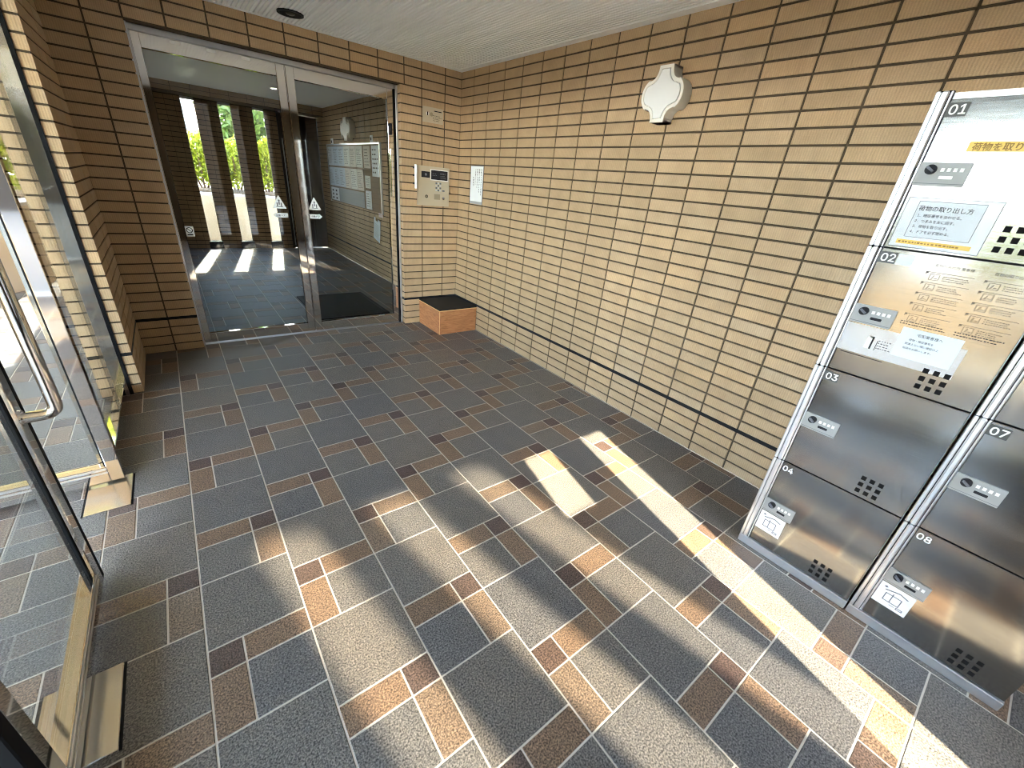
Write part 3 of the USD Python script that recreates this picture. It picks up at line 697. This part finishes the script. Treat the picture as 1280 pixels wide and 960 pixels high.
def cbm(p, d): return on_right(ext(p, d).apply_transform(rot), -.004, 2.47, .56)
obj('board', cbm(sbox(0, 0, .24, .31), .006), plain('clipboard_white', lin(214, 222, 226), .4), t)
obj('clip', cbm(sbox(.08, .285, .16, .318), .016), CHROME, t)
obj('print', cbm(sbox(.03, .05, .03, .05).buffer(.0001), .0062) if False else on_right(dashes(.18, .2, 8, 3, .0004, .3).apply_translation([.03, .04, .0062]).apply_transform(rot), -.004, 2.47, .56), GREYINK, t)
t = thing('pink_card', 'small pink card on the lobby wall at the right end of the notice board', 'card')
obj('card', on_right(ext(sbox(0, 0, .16, .13), .002), 0, 2.235, .875), plain('pink_paper', lin(226, 204, 204), .6), t)
obj('print', on_right(dashes(.12, .08, 4, 21, .0004, .35), -.0021, 2.215, .90), GREYINK, t)
t = thing('door_mat', 'black rubber door mat on the lobby floor inside the right glass door', 'mat')
obj('mat', cbox(-1.385, -.62, .42, 1.39, .0005, .012, .005), BLACKMAT, t)
obj('border', join(bx(-1.39, -.615, .415, .45, .0005, .0145), bx(-1.39, -.615, 1.36, 1.395, .0005, .0145), bx(-1.39, -1.355, .415, 1.395, .0005, .0145), bx(-.65, -.615, .415, 1.395, .0005, .0145)), INK, t)

# ---------------------------------------------------------------- outside
G = struct('ground')
obj('slab', bx(-40, 30, -40, 40, -.25, -.105), CONCRETE, G)
obj('pavement', join(bx(-12, -5.6, -14, 12, -.11, -.004), bx(-5.6, 6, 5.25, 12, -.11, -.004), bx(-5.6, 3, -14, -5.8, -.11, -.004)), CONCRETE, G)
cn = struct('canopy')
obj('slab', bx(-6.3, -2.985, -13, 2.5, 2.42, 2.70), CREAM, cn)
obj('column', cbox(-5.45, -5.1, -8.4, -8.05, 0, 2.42, .01), CREAM, cn)
PL = [(-7.4, -9.), (-6.6, -4.), (-5.0, .5), (-3.66, 2.6), (-3.3, 4.4), (-2.7, 6.0), (2.5, 6.0)]
def ribbon(line, off0, off1, z0, z1):
    from shapely.geometry import LineString
    L = LineString(line)
    a = L.parallel_offset(max(off0, 1e-4), 'left', join_style=2); b = L.parallel_offset(off1, 'left', join_style=2)
    ca, cb_ = list(a.coords), list(b.coords)
    m = trimesh.creation.extrude_polygon(Polygon(ca + cb_[::-1]).buffer(0), z1 - z0, engine='earcut')
    return m.apply_translation([0, 0, z0])
t = thing('planter', 'long low cream planter wall outside, seen through the glass', 'planter')
obj('wall', ribbon(PL, 0, .14, -.02, .80), CREAM, t)
obj('coping', ribbon(PL, 0, .16, .80, .835), WHITEHOUSE, t)
obj('soil', ribbon(PL, .14, 1.9, -.02, .832), SOIL, t)
def leaves(centres, radii, n, size, seed, squash=1., clip=None):
    r = np.random.default_rng(seed); k = r.integers(0, len(centres), n)
    d = r.normal(size=(n, 3)); d /= np.linalg.norm(d, axis=1)[:, None]
    p = np.asarray(centres)[k] + d*(np.asarray(radii)[k][:, None]*r.uniform(.55, 1.05, n)[:, None])*[1, 1, squash]
    if clip:
        ok = (np.abs(p[:, 0] - clip[0]) < clip[2]) & (np.abs(p[:, 1] - clip[1]) < clip[2]) & (p[:, 2] > clip[3]); p, d = p[ok], d[ok]; n = len(p)
    a = d + r.normal(size=(n, 3))*.7; a /= np.linalg.norm(a, axis=1)[:, None]
    u = np.cross(a, r.normal(size=(n, 3))); u /= np.linalg.norm(u, axis=1)[:, None]; w = np.cross(a, u)
    s = size*r.uniform(.6, 1.2, n)[:, None]
    V = np.stack([p - u*s, p + w*s*.45 + a*s*.12, p + u*s, p - w*s*.45 + a*s*.12], 1).reshape(-1, 3)
    i = np.arange(n)*4
    return trimesh.Trimesh(V, np.vstack([np.stack([i, i+1, i+2], 1), np.stack([i, i+2, i+3], 1)]), process=False)
def shrub(x, y, z, R, h, n, m, label, seed, clip, group=None, name='shrub', size=.05):
    t = thing(name, label, 'shrub', group)
    r = np.random.default_rng(seed); k = 9
    cs = np.stack([x + r.uniform(-.55, .55, k)*R, y + r.uniform(-.55, .55, k)*R, z + h*np.linspace(.22, .8, k)], 1)
    obj('foliage', leaves(cs, np.full(k, R*.55), n, size, seed, 1., (x, y, clip, z + .03)), m, t, kind='stuff')
    obj('stem', join([tube([(x + .05*math.cos(q), y + .05*math.sin(q), z - .015), (x + .18*math.cos(q), y + .18*math.sin(q), z + h*.35), (x + .2*math.cos(q), y + .2*math.sin(q), z + h*.6)], [.02, .015, .008], 6) for q in (0, 1.6, 3.1, 4.6)]), BARK, t)
row = [(-2.33, 'at the left end of the planter beyond the lobby, behind the wall'), (-1.76, 'showing in the left lobby window slot'), (-1.19, 'showing in the middle lobby window slot'),
       (-.62, 'showing in the right lobby window slot'), (-.05, 'beyond the dark lobby door, right of the window slots')]
for i, (x, w) in enumerate(row):
    shrub(x, 6.95, .885, .46, 1.0, 4200, LEAF_Y, 'bright yellow-green shrub ' + w, 100 + i, .212, 'shrubs beyond the lobby')
ORD = ['nearest the lobby', 'second from the lobby', 'third from the lobby', 'fourth from the lobby', 'fifth from the lobby', 'sixth from the lobby', 'seventh from the lobby', 'farthest from the lobby']
for i, (x, y) in enumerate(((-4.1, 3.6), (-4.6, 2.5), (-5.15, 1.4), (-5.75, .2), (-6.2, -1.1), (-6.65, -2.4), (-7.0, -3.6), (-7.4, -4.9))):
    shrub(x, y, .885, .58, 1.05, 4500, LEAF_G if i % 3 == 2 else LEAF_Y, 'leafy shrub in the cream planter outside the side glass, ' + ORD[i], 110 + i, .42, 'shrubs outside the entrance')
def tree(x, y, h, R, m, label, seed, n=5000):
    t = thing('tree', label, 'tree')
    r = np.random.default_rng(seed); kk = 12
    cs = np.stack([x + r.uniform(-.6, .6, kk)*R, y + r.uniform(-.6, .6, kk)*R, h*r.uniform(.5, .95, kk)], 1)
    obj('crown', leaves(cs, np.full(kk, R*.55), n, .11, seed), m, t, kind='stuff')
    obj('trunk', tube([(x, y, -.1), (x + .05, y, h*.3), (x - .04, y + .05, h*.75)], [.13, .10, .04], 8), BARK, t)
tree(-8.4, 9.6, 5.0, 1.5, LEAF_G, 'green tree far behind the planter at the left edge', 301)
tree(-5.3, 6.3, 4.2, 1.3, LEAF_Y, 'yellow-green tree behind the shrubs seen through the side glass', 302)
tree(-2.55, 10.5, 3.6, .7, LEAF_G, 'dark narrow tree beyond the left lobby window slot', 303, 2500)
tree(-.55, 9.8, 3.2, .9, LEAF_G, 'green tree beyond the right lobby window slot', 304, 3000)
t = thing('house', 'dark house across the street behind the slotted back wall', 'house')
obj('wall', bx(-9, 8, -21, -13.5, -.1, 5.4), plain('dark_brown_render', lin(58, 52, 46), .85, spec=.2), t)
obj('roof', bx(-9.3, 8.3, -21.3, -13.2, 5.4, 5.7), CONCRETE, t)
t = thing('house', 'white house beyond the hedge seen through the lobby window slots', 'house')
obj('wall', bx(-9, 6, 17, 23, -.1, 5.2), WHITEHOUSE, t)
obj('roof', bx(-9.3, 6.3, 16.6, 23.3, 5.2, 5.5), CONCRETE, t)
obj('window', bx(-2.4, -1.2, 16.95, 17.02, 2.2, 3.4), plain('far_window', lin(70, 80, 92), .15), t)
obj('window', bx(.4, 1.6, 16.95, 17.02, 2.2, 3.4), stage.GetPrimAtPath('/World/Looks/far_window') and UsdShade.Material.Get(stage, '/World/Looks/far_window'), t)
